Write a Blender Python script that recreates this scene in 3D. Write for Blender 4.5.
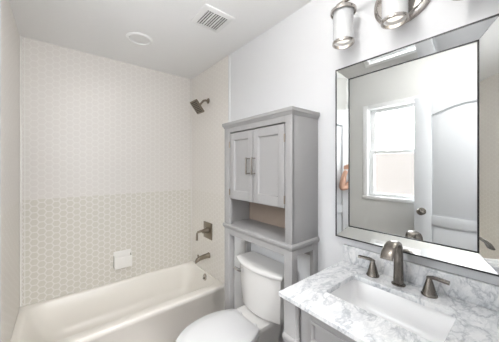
import bpy, bmesh, math, random
from mathutils import Vector, Matrix
for o in list(bpy.data.objects): bpy.data.objects.remove(o)
SC = bpy.context.scene
COL = SC.collection
PI = math.pi
random.seed(4)

# ------------------------------------------------------------------ camera
W, D, H = 1.425, 2.50, 2.43          # room: right wall x=W, alcove back wall y=D, ceiling z=H
CAMP = (0.242, 0.0, 1.43)
cam = bpy.data.cameras.new('camera'); camo = bpy.data.objects.new('camera', cam); COL.objects.link(camo)
cam.sensor_width = 36.0; cam.lens = 233.78 / 499 * 36.0
cam.shift_y = -4.44 / 499
cam.clip_start = 0.01
camo.location = CAMP
camo.rotation_euler = (PI / 2, 0, -math.radians(39.156))
SC.camera = camo

# ------------------------------------------------------------------ world, sun, exposure
SC.view_settings.view_transform = 'Standard'; SC.view_settings.look = 'None'
SC.view_settings.gamma = 1.0; SC.view_settings.use_curve_mapping = False
SC.view_settings.exposure = 0.60
world = bpy.data.worlds.new('sky'); SC.world = world; world.use_nodes = True
bg = world.node_tree.nodes['Background']
bg.inputs[0].default_value = (0.95, 0.975, 1.0, 1); bg.inputs[1].default_value = 9.5
sun = bpy.data.lights.new('sun', 'SUN'); suno = bpy.data.objects.new('sun', sun); COL.objects.link(suno)
sun.energy = 6.0; sun.angle = 0.02; sun.color = (1, 0.96, 0.9)
suno.rotation_euler = (0, math.radians(35), 0)     # comes from +X, high: lights the neighbour's wall outside
suno.location = (3, 0, 6)

def area(name, loc, rot, sx, sy, power, color, portal=False):
    l = bpy.data.lights.new(name, 'AREA'); l.shape = 'RECTANGLE'; l.size = sx; l.size_y = sy
    l.energy = power; l.color = color
    if portal: l.cycles.is_portal = True
    o = bpy.data.objects.new(name, l); COL.objects.link(o); o.location = loc; o.rotation_euler = rot
    return o
# daylight openings
area('bathroom_window_portal', (-0.16, 0.80, 1.58), (0, -PI / 2, 0), 0.9, 0.6, 1, (1, 1, 1), True)
area('hall_window_portal', (0.55, -1.98, 1.45), (PI / 2, 0, 0), 1.5, 1.5, 1, (1, 1, 1), True)
# unseen hall lamp, added to fill the room through the doorway
area('hall_fill_lamp', (0.55, -0.95, 2.375), (0, 0, 0), 0.55, 0.55, 40, (1.0, 0.99, 0.98))

# ------------------------------------------------------------------ materials
def mat(name, color, rough=0.5, metal=0.0, spec=0.5, noise=0.0, nscale=30, bump=0.0, bscale=200, emit=0, coat=0):
    m = bpy.data.materials.new(name); m.use_nodes = True
    nt = m.node_tree; b = nt.nodes['Principled BSDF']
    b.inputs['Base Color'].default_value = (*color, 1); b.inputs['Roughness'].default_value = rough
    b.inputs['Metallic'].default_value = metal; b.inputs['Specular IOR Level'].default_value = spec
    if coat: b.inputs['Coat Weight'].default_value = coat; b.inputs['Coat Roughness'].default_value = 0.05
    tc = nt.nodes.new('ShaderNodeTexCoord')
    if noise:
        n = nt.nodes.new('ShaderNodeTexNoise'); n.inputs['Scale'].default_value = nscale; n.inputs['Detail'].default_value = 4
        nt.links.new(tc.outputs['Object'], n.inputs['Vector'])
        mx = nt.nodes.new('ShaderNodeMix'); mx.data_type = 'RGBA'
        mx.inputs[6].default_value = (*[c * (1 - noise) for c in color], 1)
        mx.inputs[7].default_value = (*[min(1, c * (1 + noise)) for c in color], 1)
        nt.links.new(n.outputs['Fac'], mx.inputs[0]); nt.links.new(mx.outputs[2], b.inputs['Base Color'])
    if bump:
        n = nt.nodes.new('ShaderNodeTexNoise'); n.inputs['Scale'].default_value = bscale
        nt.links.new(tc.outputs['Object'], n.inputs['Vector'])
        bp = nt.nodes.new('ShaderNodeBump'); bp.inputs['Strength'].default_value = bump; bp.inputs['Distance'].default_value = 0.002
        nt.links.new(n.outputs['Fac'], bp.inputs['Height']); nt.links.new(bp.outputs[0], b.inputs['Normal'])
    if emit:
        b.inputs['Emission Color'].default_value = (*color, 1); b.inputs['Emission Strength'].default_value = emit
    return m

M = {}
M['paint'] = mat('wall paint', (0.765, 0.77, 0.78), 0.6, bump=0.05, noise=0.01)
M['backlit_wall'] = mat('window wall paint', (0.60, 0.60, 0.585), 0.6, bump=0.05, noise=0.01)  # window wall is backlit; that shade is put into a darker colour
M['ceil'] = mat('ceiling paint', (0.90, 0.90, 0.895), 0.8, bump=0.05, noise=0.01)
M['trim'] = mat('white trim paint', (0.78, 0.785, 0.785), 0.35, noise=0.01)
M['cab'] = mat('grey cabinet paint', (0.375, 0.368, 0.365), 0.4, noise=0.015, nscale=60)
M['cabback'] = mat('taupe back board', (0.34, 0.27, 0.22), 0.6, noise=0.04, nscale=25)
M['porcelain'] = mat('white porcelain', (0.78, 0.765, 0.745), 0.12, noise=0.005)
M['seat'] = mat('white seat plastic', (0.70, 0.70, 0.705), 0.3, noise=0.005)
M['tub'] = mat('warm white enamel', (0.86, 0.825, 0.765), 0.28, noise=0.005)
M['sink'] = mat('bright white vitreous china', (0.86, 0.86, 0.86), 0.12, noise=0.005)
M['nickel'] = mat('brushed nickel', (0.22, 0.20, 0.178), 0.27, 1.0, noise=0.08, nscale=120)
M['nickel_dark'] = mat('dark brushed nickel', (0.30, 0.26, 0.21), 0.30, 1.0, noise=0.08, nscale=120)
M['bright_nickel'] = mat('polished nickel', (0.47, 0.44, 0.41), 0.22, 1.0, noise=0.04, nscale=90)
M['chrome'] = mat('chrome', (0.75, 0.75, 0.75), 0.08, 1.0, noise=0.01)
M['black'] = mat('black backing', (0.012, 0.012, 0.012), 0.4, noise=0.1)
M['dark'] = mat('dark void', (0.012, 0.010, 0.010), 0.8, noise=0.1)
M['mirror'] = mat('silvered glass', (0.90, 0.915, 0.905), 0.0, 1.0)
M['plastic'] = mat('white plastic', (0.84, 0.84, 0.83), 0.4, noise=0.01)
M['soap'] = mat('white glazed ceramic', (0.84, 0.82, 0.78), 0.2, noise=0.01)
M['neigh'] = mat('reddish grey wall outside', (0.072, 0.064, 0.060), 0.9, noise=0.03, nscale=4)
M['skin'] = mat('skin', (0.55, 0.33, 0.24), 0.5, noise=0.05)
M['shirt'] = mat('white cotton', (0.75, 0.75, 0.76), 0.9, noise=0.04)
M['pants'] = mat('black denim', (0.02, 0.02, 0.025), 0.9, noise=0.2)
M['hair'] = mat('dark brown hair', (0.03, 0.02, 0.015), 0.6, noise=0.3)
M['lamp_on'] = mat('lit diffuser', (1.0, 0.97, 0.92), 0.5, emit=2.0)

def wood_floor():
    m = mat('brown plank floor', (0.2, 0.15, 0.12), 0.45)
    nt = m.node_tree; b = nt.nodes['Principled BSDF']; tc = nt.nodes.new('ShaderNodeTexCoord')
    br = nt.nodes.new('ShaderNodeTexBrick'); br.inputs['Scale'].default_value = 1
    br.inputs['Color1'].default_value = (0.24, 0.185, 0.15, 1); br.inputs['Color2'].default_value = (0.17, 0.13, 0.105, 1)
    br.inputs['Mortar'].default_value = (0.04, 0.03, 0.025, 1); br.inputs['Mortar Size'].default_value = 0.002
    br.inputs['Brick Width'].default_value = 1.1; br.inputs['Row Height'].default_value = 0.13
    nt.links.new(tc.outputs['Object'], br.inputs['Vector'])
    w = nt.nodes.new('ShaderNodeTexNoise'); w.inputs['Scale'].default_value = 6; w.inputs['Detail'].default_value = 6
    mp = nt.nodes.new('ShaderNodeMapping'); mp.inputs['Scale'].default_value = (1, 14, 1)
    nt.links.new(tc.outputs['Object'], mp.inputs[0]); nt.links.new(mp.outputs[0], w.inputs['Vector'])
    mx = nt.nodes.new('ShaderNodeMix'); mx.data_type = 'RGBA'; mx.blend_type = 'OVERLAY'; mx.inputs[0].default_value = 0.5
    nt.links.new(br.outputs['Color'], mx.inputs[6]); nt.links.new(w.outputs['Color'], mx.inputs[7])
    nt.links.new(mx.outputs[2], b.inputs['Base Color'])
    return m
M['floor'] = wood_floor()

def marble():
    m = mat('white veined marble', (0.8, 0.8, 0.8), 0.12)
    nt = m.node_tree; b = nt.nodes['Principled BSDF']; tc = nt.nodes.new('ShaderNodeTexCoord')
    mp = nt.nodes.new('ShaderNodeMapping'); mp.inputs['Rotation'].default_value = (0, 0, 0.55); mp.inputs['Scale'].default_value = (1.0, 1.7, 1.0)
    nt.links.new(tc.outputs['Object'], mp.inputs[0])
    def vein(scale, detail, dist, lo, hi, col):
        n = nt.nodes.new('ShaderNodeTexNoise'); n.inputs['Scale'].default_value = scale; n.inputs['Detail'].default_value = detail
        n.inputs['Roughness'].default_value = 0.6; n.inputs['Distortion'].default_value = dist
        nt.links.new(mp.outputs[0], n.inputs['Vector'])
        s = nt.nodes.new('ShaderNodeMath'); s.operation = 'SUBTRACT'; s.inputs[1].default_value = 0.5
        a = nt.nodes.new('ShaderNodeMath'); a.operation = 'ABSOLUTE'
        nt.links.new(n.outputs['Fac'], s.inputs[0]); nt.links.new(s.outputs[0], a.inputs[0])
        r = nt.nodes.new('ShaderNodeValToRGB'); r.color_ramp.elements[0].position = lo; r.color_ramp.elements[1].position = hi
        r.color_ramp.elements[0].color = (*col, 1); r.color_ramp.elements[1].color = (1, 1, 1, 1)
        nt.links.new(a.outputs[0], r.inputs[0]); return r
    v1 = vein(6.5, 10, 0.5, 0.0, 0.035, (0.66, 0.675, 0.70))
    v2 = vein(19.0, 8, 0.5, 0.0, 0.07, (0.84, 0.85, 0.86))
    cl = nt.nodes.new('ShaderNodeTexNoise'); cl.inputs['Scale'].default_value = 8; cl.inputs['Detail'].default_value = 9; cl.inputs['Roughness'].default_value = 0.65
    nt.links.new(mp.outputs[0], cl.inputs['Vector'])
    r3 = nt.nodes.new('ShaderNodeValToRGB'); r3.color_ramp.elements[0].position = 0.36; r3.color_ramp.elements[1].position = 0.6
    r3.color_ramp.elements[0].color = (0.67, 0.68, 0.695, 1); r3.color_ramp.elements[1].color = (0.79, 0.79, 0.79, 1)
    nt.links.new(cl.outputs['Fac'], r3.inputs[0])
    prev = r3.outputs[0]
    for v in (v1, v2):
        mx = nt.nodes.new('ShaderNodeMix'); mx.data_type = 'RGBA'; mx.blend_type = 'MULTIPLY'; mx.inputs[0].default_value = 1
        nt.links.new(prev, mx.inputs[6]); nt.links.new(v.outputs[0], mx.inputs[7]); prev = mx.outputs[2]
    nt.links.new(prev, b.inputs['Base Color'])
    return m
M['marble'] = marble()

def hex_tile(name, ax, tile_hi, tile_lo, grout, split, rough=0.38):
    """flat-topped hexagon mosaic; columns run vertically, pitch in metres. ax = horizontal world axis"""
    p = 0.052
    m = mat(name, tile_hi, rough); nt = m.node_tree; b = nt.nodes['Principled BSDF']; L = nt.links
    tc = nt.nodes.new('ShaderNodeTexCoord'); sp = nt.nodes.new('ShaderNodeSeparateXYZ'); L.new(tc.outputs['Object'], sp.inputs[0])
    def mth(op, a, bb=None, c=None):
        n = nt.nodes.new('ShaderNodeMath'); n.operation = op
        for i, v in enumerate((a, bb, c)):
            if v is None: continue
            if isinstance(v, (int, float)): n.inputs[i].default_value = v
            else: L.new(v, n.inputs[i])
        return n.outputs[0]
    u = mth('DIVIDE', sp.outputs[ax], p); v = mth('DIVIDE', sp.outputs[2], p)
    s3 = math.sqrt(3)
    def cell(du, dv):
        a = mth('SUBTRACT', mth('FLOORED_MODULO', mth('ADD', u, du), s3), s3 / 2)
        c = mth('SUBTRACT', mth('FLOORED_MODULO', mth('ADD', v, dv), 1.0), 0.5)
        aa = mth('ABSOLUTE', a); cc = mth('ABSOLUTE', c)
        return mth('MAXIMUM', cc, mth('ADD', mth('MULTIPLY', aa, s3 / 2), mth('MULTIPLY', cc, 0.5)))
    d = mth('MINIMUM', cell(0, 0), cell(s3 / 2, 0.5))
    mr = nt.nodes.new('ShaderNodeMapRange'); mr.inputs['From Min'].default_value = 0.395; mr.inputs['From Max'].default_value = 0.455
    L.new(d, mr.inputs['Value']); fac = mr.outputs[0]
    # tile colour is slightly deeper below the split height
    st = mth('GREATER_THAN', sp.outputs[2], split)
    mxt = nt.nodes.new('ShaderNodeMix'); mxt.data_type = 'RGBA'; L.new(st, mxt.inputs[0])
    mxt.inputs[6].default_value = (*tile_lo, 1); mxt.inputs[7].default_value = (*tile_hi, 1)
    mx = nt.nodes.new('ShaderNodeMix'); mx.data_type = 'RGBA'; L.new(fac, mx.inputs[0])
    L.new(mxt.outputs[2], mx.inputs[6]); mx.inputs[7].default_value = (*grout, 1)
    L.new(mx.outputs[2], b.inputs['Base Color'])
    bp = nt.nodes.new('ShaderNodeBump'); bp.inputs['Strength'].default_value = 0.12; bp.inputs['Distance'].default_value = 0.002; bp.invert = True
    L.new(fac, bp.inputs['Height']); L.new(bp.outputs[0], b.inputs['Normal'])
    return m
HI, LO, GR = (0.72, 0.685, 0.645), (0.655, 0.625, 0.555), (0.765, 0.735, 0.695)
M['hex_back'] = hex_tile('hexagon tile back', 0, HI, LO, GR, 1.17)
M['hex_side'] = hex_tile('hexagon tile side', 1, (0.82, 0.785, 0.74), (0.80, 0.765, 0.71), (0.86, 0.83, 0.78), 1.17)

def glass_mat(name, color, alpha, rough=0.05, emit=0.0):
    m = bpy.data.materials.new(name); m.use_nodes = True; nt = m.node_tree
    b = nt.nodes['Principled BSDF']; b.inputs['Base Color'].default_value = (*color, 1); b.inputs['Roughness'].default_value = rough
    if emit: b.inputs['Emission Color'].default_value = (*color, 1); b.inputs['Emission Strength'].default_value = emit
    t = nt.nodes.new('ShaderNodeBsdfTransparent'); mx = nt.nodes.new('ShaderNodeMixShader'); mx.inputs[0].default_value = alpha
    n = nt.nodes.new('ShaderNodeTexNoise'); n.inputs['Scale'].default_value = 40
    out = nt.nodes['Material Output']
    nt.links.new(t.outputs[0], mx.inputs[1]); nt.links.new(b.outputs[0], mx.inputs[2]); nt.links.new(mx.outputs[0], out.inputs[0])
    return m
M['pane'] = glass_mat('window glass', (0.9, 0.95, 0.95), 0.06, 0.02)
M['shade'] = glass_mat('etched glass shade', (0.80, 0.81, 0.82), 0.5, 0.15)
M['frost'] = glass_mat('frosted inner glass', (0.95, 0.93, 0.90), 0.55, 0.4, emit=0.0)
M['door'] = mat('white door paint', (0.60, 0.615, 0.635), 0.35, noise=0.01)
M['dome'] = glass_mat('frosted dome glass', (1.0, 0.98, 0.95), 0.35, 0.4, emit=3.0)
M['bulb'] = mat('lit bulb', (1.0, 0.96, 0.9), 0.4, emit=0.3)

# ------------------------------------------------------------------ mesh helpers
class MB:
    def __init__(s): s.bm = bmesh.new()
    def box(s, x0, x1, y0, y1, z0, z1, bev=0.0, seg=2):
        t = bmesh.new(); bmesh.ops.create_cube(t, size=1)
        for v in t.verts: v.co = Vector(((x0 + x1) / 2 + v.co.x * (x1 - x0), (y0 + y1) / 2 + v.co.y * (y1 - y0), (z0 + z1) / 2 + v.co.z * (z1 - z0)))
        if bev: bmesh.ops.bevel(t, geom=t.edges[:], offset=min(bev, 0.45 * min(abs(x1 - x0), abs(y1 - y0), abs(z1 - z0))), segments=seg, affect='EDGES', profile=0.5)
        s.join(t); return s
    def join(s, t, mt=None):
        if mt is not None: bmesh.ops.transform(t, matrix=mt, verts=t.verts[:])
        me = bpy.data.meshes.new('tmp'); t.to_mesh(me); t.free(); s.bm.from_mesh(me); bpy.data.meshes.remove(me); return s
    def cyl(s, p0, p1, r0, r1=None, seg=32, caps=True):
        r1 = r0 if r1 is None else r1; p0 = Vector(p0); p1 = Vector(p1); d = p1 - p0
        t = bmesh.new(); bmesh.ops.create_cone(t, cap_ends=caps, segments=seg, radius1=r0, radius2=r1, depth=d.length)
        q = d.to_track_quat('Z', 'Y').to_matrix().to_4x4()
        s.join(t, Matrix.Translation((p0 + p1) / 2) @ q); return s
    def lathe(s, prof, origin=(0, 0, 0), axis=(0, 0, 1), seg=40, close=False):
        """prof = [(r, h)] revolved about axis"""
        t = bmesh.new(); rings = []
        for r, h in prof:
            if r < 1e-6: rings.append([t.verts.new((0, 0, h))])
            else: rings.append([t.verts.new((r * math.cos(2 * PI * k / seg), r * math.sin(2 * PI * k / seg), h)) for k in range(seg)])
        pairs = list(zip(rings, rings[1:])) + ([(rings[-1], rings[0])] if close else [])
        for a, b in pairs:
            for k in range(seg):
                k2 = (k + 1) % seg
                if len(a) == 1 and len(b) == 1: continue
                if len(a) == 1: t.faces.new((a[0], b[k], b[k2]))
                elif len(b) == 1: t.faces.new((a[k], b[0], a[k2]))
                else: t.faces.new((a[k], b[k], b[k2], a[k2]))
        bmesh.ops.recalc_face_normals(t, faces=t.faces[:])
        q = Vector(axis).to_track_quat('Z', 'Y').to_matrix().to_4x4()
        s.join(t, Matrix.Translation(Vector(origin)) @ q); return s
    def loft(s, rings, cap0=True, cap1=True, closed_rings=True):
        t = bmesh.new(); R = [[t.verts.new(p) for p in r] for r in rings]; n = len(R[0])
        for a, b in zip(R, R[1:]):
            for k in range(n if closed_rings else n - 1):
                k2 = (k + 1) % n; t.faces.new((a[k], a[k2], b[k2], b[k]))
        if cap0: t.faces.new(list(reversed(R[0])))
        if cap1: t.faces.new(R[-1])
        bmesh.ops.recalc_face_normals(t, faces=t.faces[:]); s.join(t); return s
    def tube(s, pts, rad, seg=14):
        pts = [Vector(p) for p in pts]; rings = []
        rads = rad if isinstance(rad, (list, tuple)) else [rad] * len(pts)
        up = None
        for i, p in enumerate(pts):
            d = (pts[min(i + 1, len(pts) - 1)] - pts[max(i - 1, 0)]).normalized()
            if up is None: up = d.orthogonal().normalized()
            x = (up - d * up.dot(d)).normalized(); up = x; y = d.cross(x)
            rings.append([p + (x * math.cos(2 * PI * k / seg) + y * math.sin(2 * PI * k / seg)) * rads[i] for k in range(seg)])
        s.loft(rings); return s
    def prism(s, poly, axis, a, b, bev=0.0):
        """poly of 2-D points extruded along axis ('x','y','z') from a to b"""
        def P(u, v, w): return {'x': (w, u, v), 'y': (u, w, v), 'z': (u, v, w)}[axis]
        t = bmesh.new(); A = [t.verts.new(P(u, v, a)) for u, v in poly]; B = [t.verts.new(P(u, v, b)) for u, v in poly]
        t.faces.new(A); t.faces.new(list(reversed(B)))
        for k in range(len(A)):
            k2 = (k + 1) % len(A); t.faces.new((A[k], B[k], B[k2], A[k2]))
        bmesh.ops.recalc_face_normals(t, faces=t.faces[:])
        if bev: bmesh.ops.bevel(t, geom=t.edges[:], offset=bev, segments=2, affect='EDGES')
        s.join(t); return s
    def build(s, name, m, parent=None, smooth=True, angle=35):
        me = bpy.data.meshes.new(name); bmesh.ops.recalc_face_normals(s.bm, faces=s.bm.faces[:]); s.bm.to_mesh(me); s.bm.free()
        o = bpy.data.objects.new(name, me); COL.objects.link(o); me.materials.append(m)
        if smooth:
            for p in me.polygons: p.use_smooth = True
            try: me.set_sharp_from_angle(angle=math.radians(angle))
            except Exception: pass
        if parent is not None:
            o.parent = parent
            o.matrix_parent_inverse = Matrix.Translation(-parent_world(parent))
        return o
def parent_world(o):
    v = Vector((0, 0, 0))
    while o is not None:
        v = v + Vector(o.location); o = o.parent
        # parts are built in world coordinates and sit at zero under their thing
        if o is not None and o.type == 'EMPTY': v = Vector((0, 0, 0)) if False else v
    return v
def thing(name, label, cat, loc, group=None):
    o = bpy.data.objects.new(name, None); COL.objects.link(o); o.location = loc; o.empty_display_size = 0.05
    o['label'] = label; o['category'] = cat
    if group: o['group'] = group
    return o
def part(mb, name, m, parent, label=None, **k):
    """parts are modelled in world space, parented without moving"""
    o = mb.build(name, m, None, **k); o.parent = parent
    root = parent
    while root.parent is not None: root = root.parent
    if parent.parent is None: o.matrix_parent_inverse = Matrix.Translation(-Vector(parent.location))
    if label: o['label'] = label
    return o
def struct(mb, name, m, label=None, **k):
    o = mb.build(name, m, None, **k); o['kind'] = 'structure'
    if label: o['label'] = label
    return o
def tag(o, label, cat, group=None):
    o['label'] = label; o['category'] = cat
    if group: o['group'] = group
    return o
def rrect(x0, x1, y0, y1, r, z, n=8):
    pts = []
    for cx, cy, a0 in ((x1 - r, y1 - r, 0), (x0 + r, y1 - r, PI / 2), (x0 + r, y0 + r, PI), (x1 - r, y0 + r, 1.5 * PI)):
        for k in range(n + 1):
            a = a0 + k / n * PI / 2; pts.append((cx + r * math.cos(a), cy + r * math.sin(a), z))
    return pts

# ------------------------------------------------------------------ room shell
struct(MB().box(-0.75, 1.75, -1.95, D + 0.1, -0.08, 0), 'floor', M['floor'])
struct(MB().box(-0.12, W + 0.12, -0.12, D + 0.1, H, H + 0.08), 'ceiling', M['ceil'])
struct(MB().box(-0.75, 1.75, -1.95, -0.12, H, H + 0.08), 'ceiling_hall', M['paint'])
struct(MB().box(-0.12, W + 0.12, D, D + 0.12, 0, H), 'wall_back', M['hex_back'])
struct(MB().box(W, W + 0.12, -0.12, D, 0, H), 'wall_right', M['paint'])
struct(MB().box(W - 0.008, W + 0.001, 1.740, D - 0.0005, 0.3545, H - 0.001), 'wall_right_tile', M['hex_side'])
WY0, WY1, WZ0, WZ1 = 0.42, 1.205, 1.085, 2.09      # window opening
wl = MB().box(-0.12, 0, -0.12, WY0, 0, H).box(-0.12, 0, WY1, D, 0, H).box(-0.12, 0, WY0, WY1, 0, WZ0).box(-0.12, 0, WY0, WY1, WZ1, H)
struct(wl, 'wall_left', M['backlit_wall'])
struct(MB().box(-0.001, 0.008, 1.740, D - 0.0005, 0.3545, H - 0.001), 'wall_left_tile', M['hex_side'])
DX0, DX1 = 0.045, 0.83
struct(MB().box(0, DX0 - 0.0, -0.12, 0, 0, H).box(DX1, W, -0.12, 0, 0, H).box(DX0, DX1, -0.12, 0, 2.075, H), 'wall_front', M['paint'])
# corner and tile edge trims
struct(MB().box(0.008, 0.020, D - 0.012, D + 0.001, 0.354, H, 0.002), 'trim_1', M['soap'])
struct(MB().box(0.034, 0.039, D - 0.003, D + 0.001, 0.354, H), 'trim_2', M['soap'])
struct(MB().box(W - 0.016, W - 0.008, D - 0.010, D + 0.001, 0.354, H, 0.002), 'trim_3', M['soap'])
struct(MB().box(W - 0.011, W + 0.001, 1.722, 1.741, 0.0, H, 0.003), 'trim_4', M['trim'])
struct(MB().box(-0.001, 0.011, 1.722, 1.741, 0.0, H, 0.003), 'trim_5', M['trim'])
struct(MB().box(0.01, W - 0.012, 1.776, 1.792, 0, 0.055, 0.006), 'trim_6', M['floor'])
struct(MB().box(W - 0.014, W, 0.66, 1.72, 0, 0.11, 0.003), 'baseboard_right', M['trim'])
struct(MB().box(0, 0.014, 0.0, 1.72, 0, 0.11, 0.003), 'baseboard_left', M['trim'])
# door casing round the doorway
cs = MB()
for y0, y1 in ((0.0, 0.014), (-0.134, -0.12)):
    cs.box(DX1, DX1 + 0.06, y0, y1, 0, 2.075 + 0.06, 0.003).box(DX0 - 0.04, DX0 - 0.001, y0, y1, 0, 2.135, 0.003).box(DX0, DX1, y0, y1, 2.075, 2.135, 0.003)
struct(cs, 'trim_7', M['trim'])
# hall beyond the doorway
struct(MB().box(-0.87, -0.75, -1.95, -0.12, 0, H), 'wall_hall_left', M['paint'])
struct(MB().box(1.75, 1.87, -1.95, -0.12, 0, H), 'wall_hall_right', M['paint'])
struct(MB().box(-0.75, 0, -0.12, 0, 0, H).box(W, 1.75, -0.12, 0, 0, H), 'wall_hall_front', M['paint'])
hb = MB().box(-0.87, -0.2, -2.07, -1.95, 0, H).box(1.3, 1.87, -2.07, -1.95, 0, H).box(-0.2, 1.3, -2.07, -1.95, 0, 0.7).box(-0.2, 1.3, -2.07, -1.95, 2.2, H)
struct(hb, 'wall_hall_back', M['paint'])
w2 = struct(MB().box(-0.2, 1.3, -2.05, -1.97, 0.7, 0.75).box(-0.2, 1.3, -2.05, -1.97, 2.15, 2.2).box(-0.2, -0.15, -2.05, -1.97, 0.75, 2.15).box(1.25, 1.3, -2.05, -1.97, 0.75, 2.15).box(0.53, 0.57, -2.04, -1.98, 0.75, 2.15), 'window_2', M['trim'])
part(MB().box(-0.15, 0.53, -2.015, -2.009, 0.75, 2.15), 'pane', M['pane'], w2)
part(MB().box(0.57, 1.25, -2.015, -2.009, 0.75, 2.15), 'pane', M['pane'], w2)
# bathroom window: jamb liner, casing, two sashes
w1 = struct(MB().box(-0.12, 0.004, WY1 - 0.050, WY1 - 0.0005, WZ0, WZ1 - 0.0005, 0.002).box(-0.12, 0.004, WY0 + 0.0005, WY0 + 0.050, WZ0, WZ1 - 0.0005, 0.002)
            .box(-0.12, 0.004, WY0 + 0.050, WY1 - 0.050, WZ1 - 0.045, WZ1, 0.002), 'window_1', M['trim'])
part(MB().box(-0.12, 0.009, WY0 - 0.002, WY1 + 0.002, WZ0 - 0.004, WZ0 + 0.030, 0.002), 'sill', M['trim'], w1)
def sash(x, z0, z1):
    y0, y1 = WY0 + 0.050, WY1 - 0.050; f = 0.050
    s = part(MB().box(x - 0.015, x + 0.015, y0, y0 + f, z0, z1, 0.004).box(x - 0.015, x + 0.015, y1 - f, y1, z0, z1, 0.004)
         .box(x - 0.0145, x + 0.0145, y0 + f, y1 - f, z0, z0 + 0.034, 0.004).box(x - 0.0145, x + 0.0145, y0 + f, y1 - f, z1 - 0.034, z1, 0.004), 'sash', M['trim'], w1)
    part(MB().box(x - 0.002, x + 0.002, y0 + f, y1 - f, z0 + 0.034, z1 - 0.034), 'pane', M['pane'], s)
sash(-0.055, WZ0 + 0.030, 1.60); sash(-0.09, 1.566, WZ1 - 0.045)
# neighbour's wall outside
struct(MB().box(-2.6, -2.45, -3, 6, -0.5, 1.74), 'wall_neighbour', M['neigh'])

# ------------------------------------------------------------------ door leaf, open against the left wall
DA, DB = 0.062, 0.097
def panel_poly(y0, y1, z0, z1, arch):
    p = [(y0, z0), (y1, z0), (y1, z1)]
    if arch:
        for k in range(1, 16):
            t = k / 16; p.append((y1 + (y0 - y1) * t, z1 + arch * math.sin(PI * t) ** 1.2))
    p.append((y0, z1)); return p
def inset(poly, d):
    cy = sum(p[0] for p in poly) / len(poly)
    ys = [p[0] for p in poly]; zs = [p[1] for p in poly]
    y0, y1, z0 = min(ys), max(ys), min(zs); out = []
    for y, z in poly:
        yy = min(max(y, y0 + d), y1 - d) if y in (y0, y1) else y0 + d + (y - y0) * (y1 - y0 - 2 * d) / (y1 - y0)
        out.append((yy, z + d if z == z0 else z - d))
    return out
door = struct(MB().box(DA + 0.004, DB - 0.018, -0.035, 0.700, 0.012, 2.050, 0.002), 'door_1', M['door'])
def door_face():
    mb = MB()
    # stiles and rails standing proud round two sunk panels, the upper one arched
    x0, x1 = DB - 0.020, DB
    mb.box(x0, x1, 0.575, 0.700, 0.012, 2.050, 0.003); mb.box(x0, x1, -0.035, 0.088, 0.012, 2.050, 0.003)
    mb.box(x0, x1 - 0.0002, 0.088, 0.575, 0.925, 1.008, 0.003); mb.box(x0, x1 - 0.0002, 0.088, 0.575, 0.012, 0.17, 0.003)
    top = [(0.088, 2.049), (0.575, 2.049), (0.575, 1.875)]
    for k in range(1, 20):
        t = k / 20; top.append((0.575 - 0.487 * t, 1.875 + 0.065 * math.sin(PI * t) ** 1.2))
    top.append((0.088, 1.875)); mb.prism(top, 'x', x0, x1 - 0.0002, 0.002)
    return mb
part(door_face(), 'door_frame', M['door'], door)
for (z0, z1, ar) in ((1.008, 1.875, 0.065), (0.17, 0.925, 0)):
    po = panel_poly(0.088, 0.575, z0, z1, ar); a = inset(po, 0.013); b2 = inset(po, 0.040)
    mb = MB(); mb.loft([[(DB - 0.020, y, z) for y, z in a], [(DB - 0.015, y, z) for y, z in a], [(DB - 0.004, y, z) for y, z in b2]])
    part(mb, 'panel', M['door'], door)
kn = part(MB().lathe([(0, 0), (0.031, 0), (0.031, 0.004), (0.026, 0.008), (0.011, 0.012), (0.010, 0.028), (0.018, 0.034), (0.027, 0.042), (0.029, 0.052), (0.024, 0.061), (0.012, 0.066), (0, 0.066)],
               (DB - 0.001, 0.640, 1.035), (1, 0, 0)), 'door_knob', M['nickel'], door)
for z in (0.25, 1.05, 1.82):
    part(MB().cyl((DA + 0.03, -0.040, z), (DA + 0.03, -0.040, z + 0.09), 0.006), 'hinge', M['nickel'], door)

# ------------------------------------------------------------------ bathtub
tub = thing('bathtub', 'warm white alcove bathtub with a flat apron below the tiled back wall', 'bathtub', (0.7, 2.15, 0))
X0, X1, Y0, Y1, RZ = 0.001, W - 0.001, 1.793, D - 0.001, 0.354
rg = [rrect(X0, X1, Y0 + 0.004, Y1, 0.004, 0.0), rrect(X0, X1, Y0 + 0.004, Y1, 0.004, RZ - 0.045), rrect(X0, X1, Y0, Y1, 0.006, RZ - 0.040), rrect(X0, X1, Y0, Y1, 0.006, RZ - 0.010),
      rrect(X0 + 0.004, X1 - 0.004, Y0 + 0.004, Y1 - 0.003, 0.010, RZ - 0.002), rrect(X0 + 0.012, X1 - 0.012, Y0 + 0.012, Y1 - 0.008, 0.02, RZ),
      rrect(X0 + 0.042, X1 - 0.022, Y0 + 0.070, Y1 - 0.032, 0.13, RZ), rrect(X0 + 0.050, X1 - 0.028, Y0 + 0.079, Y1 - 0.040, 0.13, RZ - 0.004),
      rrect(X0 + 0.058, X1 - 0.032, Y0 + 0.084, Y1 - 0.046, 0.13, RZ - 0.016), rrect(X0 + 0.092, X1 - 0.042, Y0 + 0.092, Y1 - 0.056, 0.13, RZ - 0.09),
      rrect(X0 + 0.160, X1 - 0.085, Y0 + 0.105, Y1 - 0.070, 0.13, 0.13), rrect(X0 + 0.200, X1 - 0.105, Y0 + 0.120, Y1 - 0.085, 0.12, 0.085),
      rrect(X0 + 0.260, X1 - 0.150, Y0 + 0.155, Y1 - 0.120, 0.10, 0.066), rrect(X0 + 0.4, X1 - 0.3, Y0 + 0.25, Y1 - 0.22, 0.08, 0.062)]
part(MB().loft(rg), 'tub_body', M['tub'], tub, angle=60)
ofp = part(MB().lathe([(0, 0), (0.032, 0), (0.034, 0.004), (0.032, 0.009), (0.024, 0.012), (0, 0.012)], (X1 - 0.034, 2.12, 0.312), (-1, 0, 0.1), 32), 'overflow_plate', M['bright_nickel'], tub)
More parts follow.
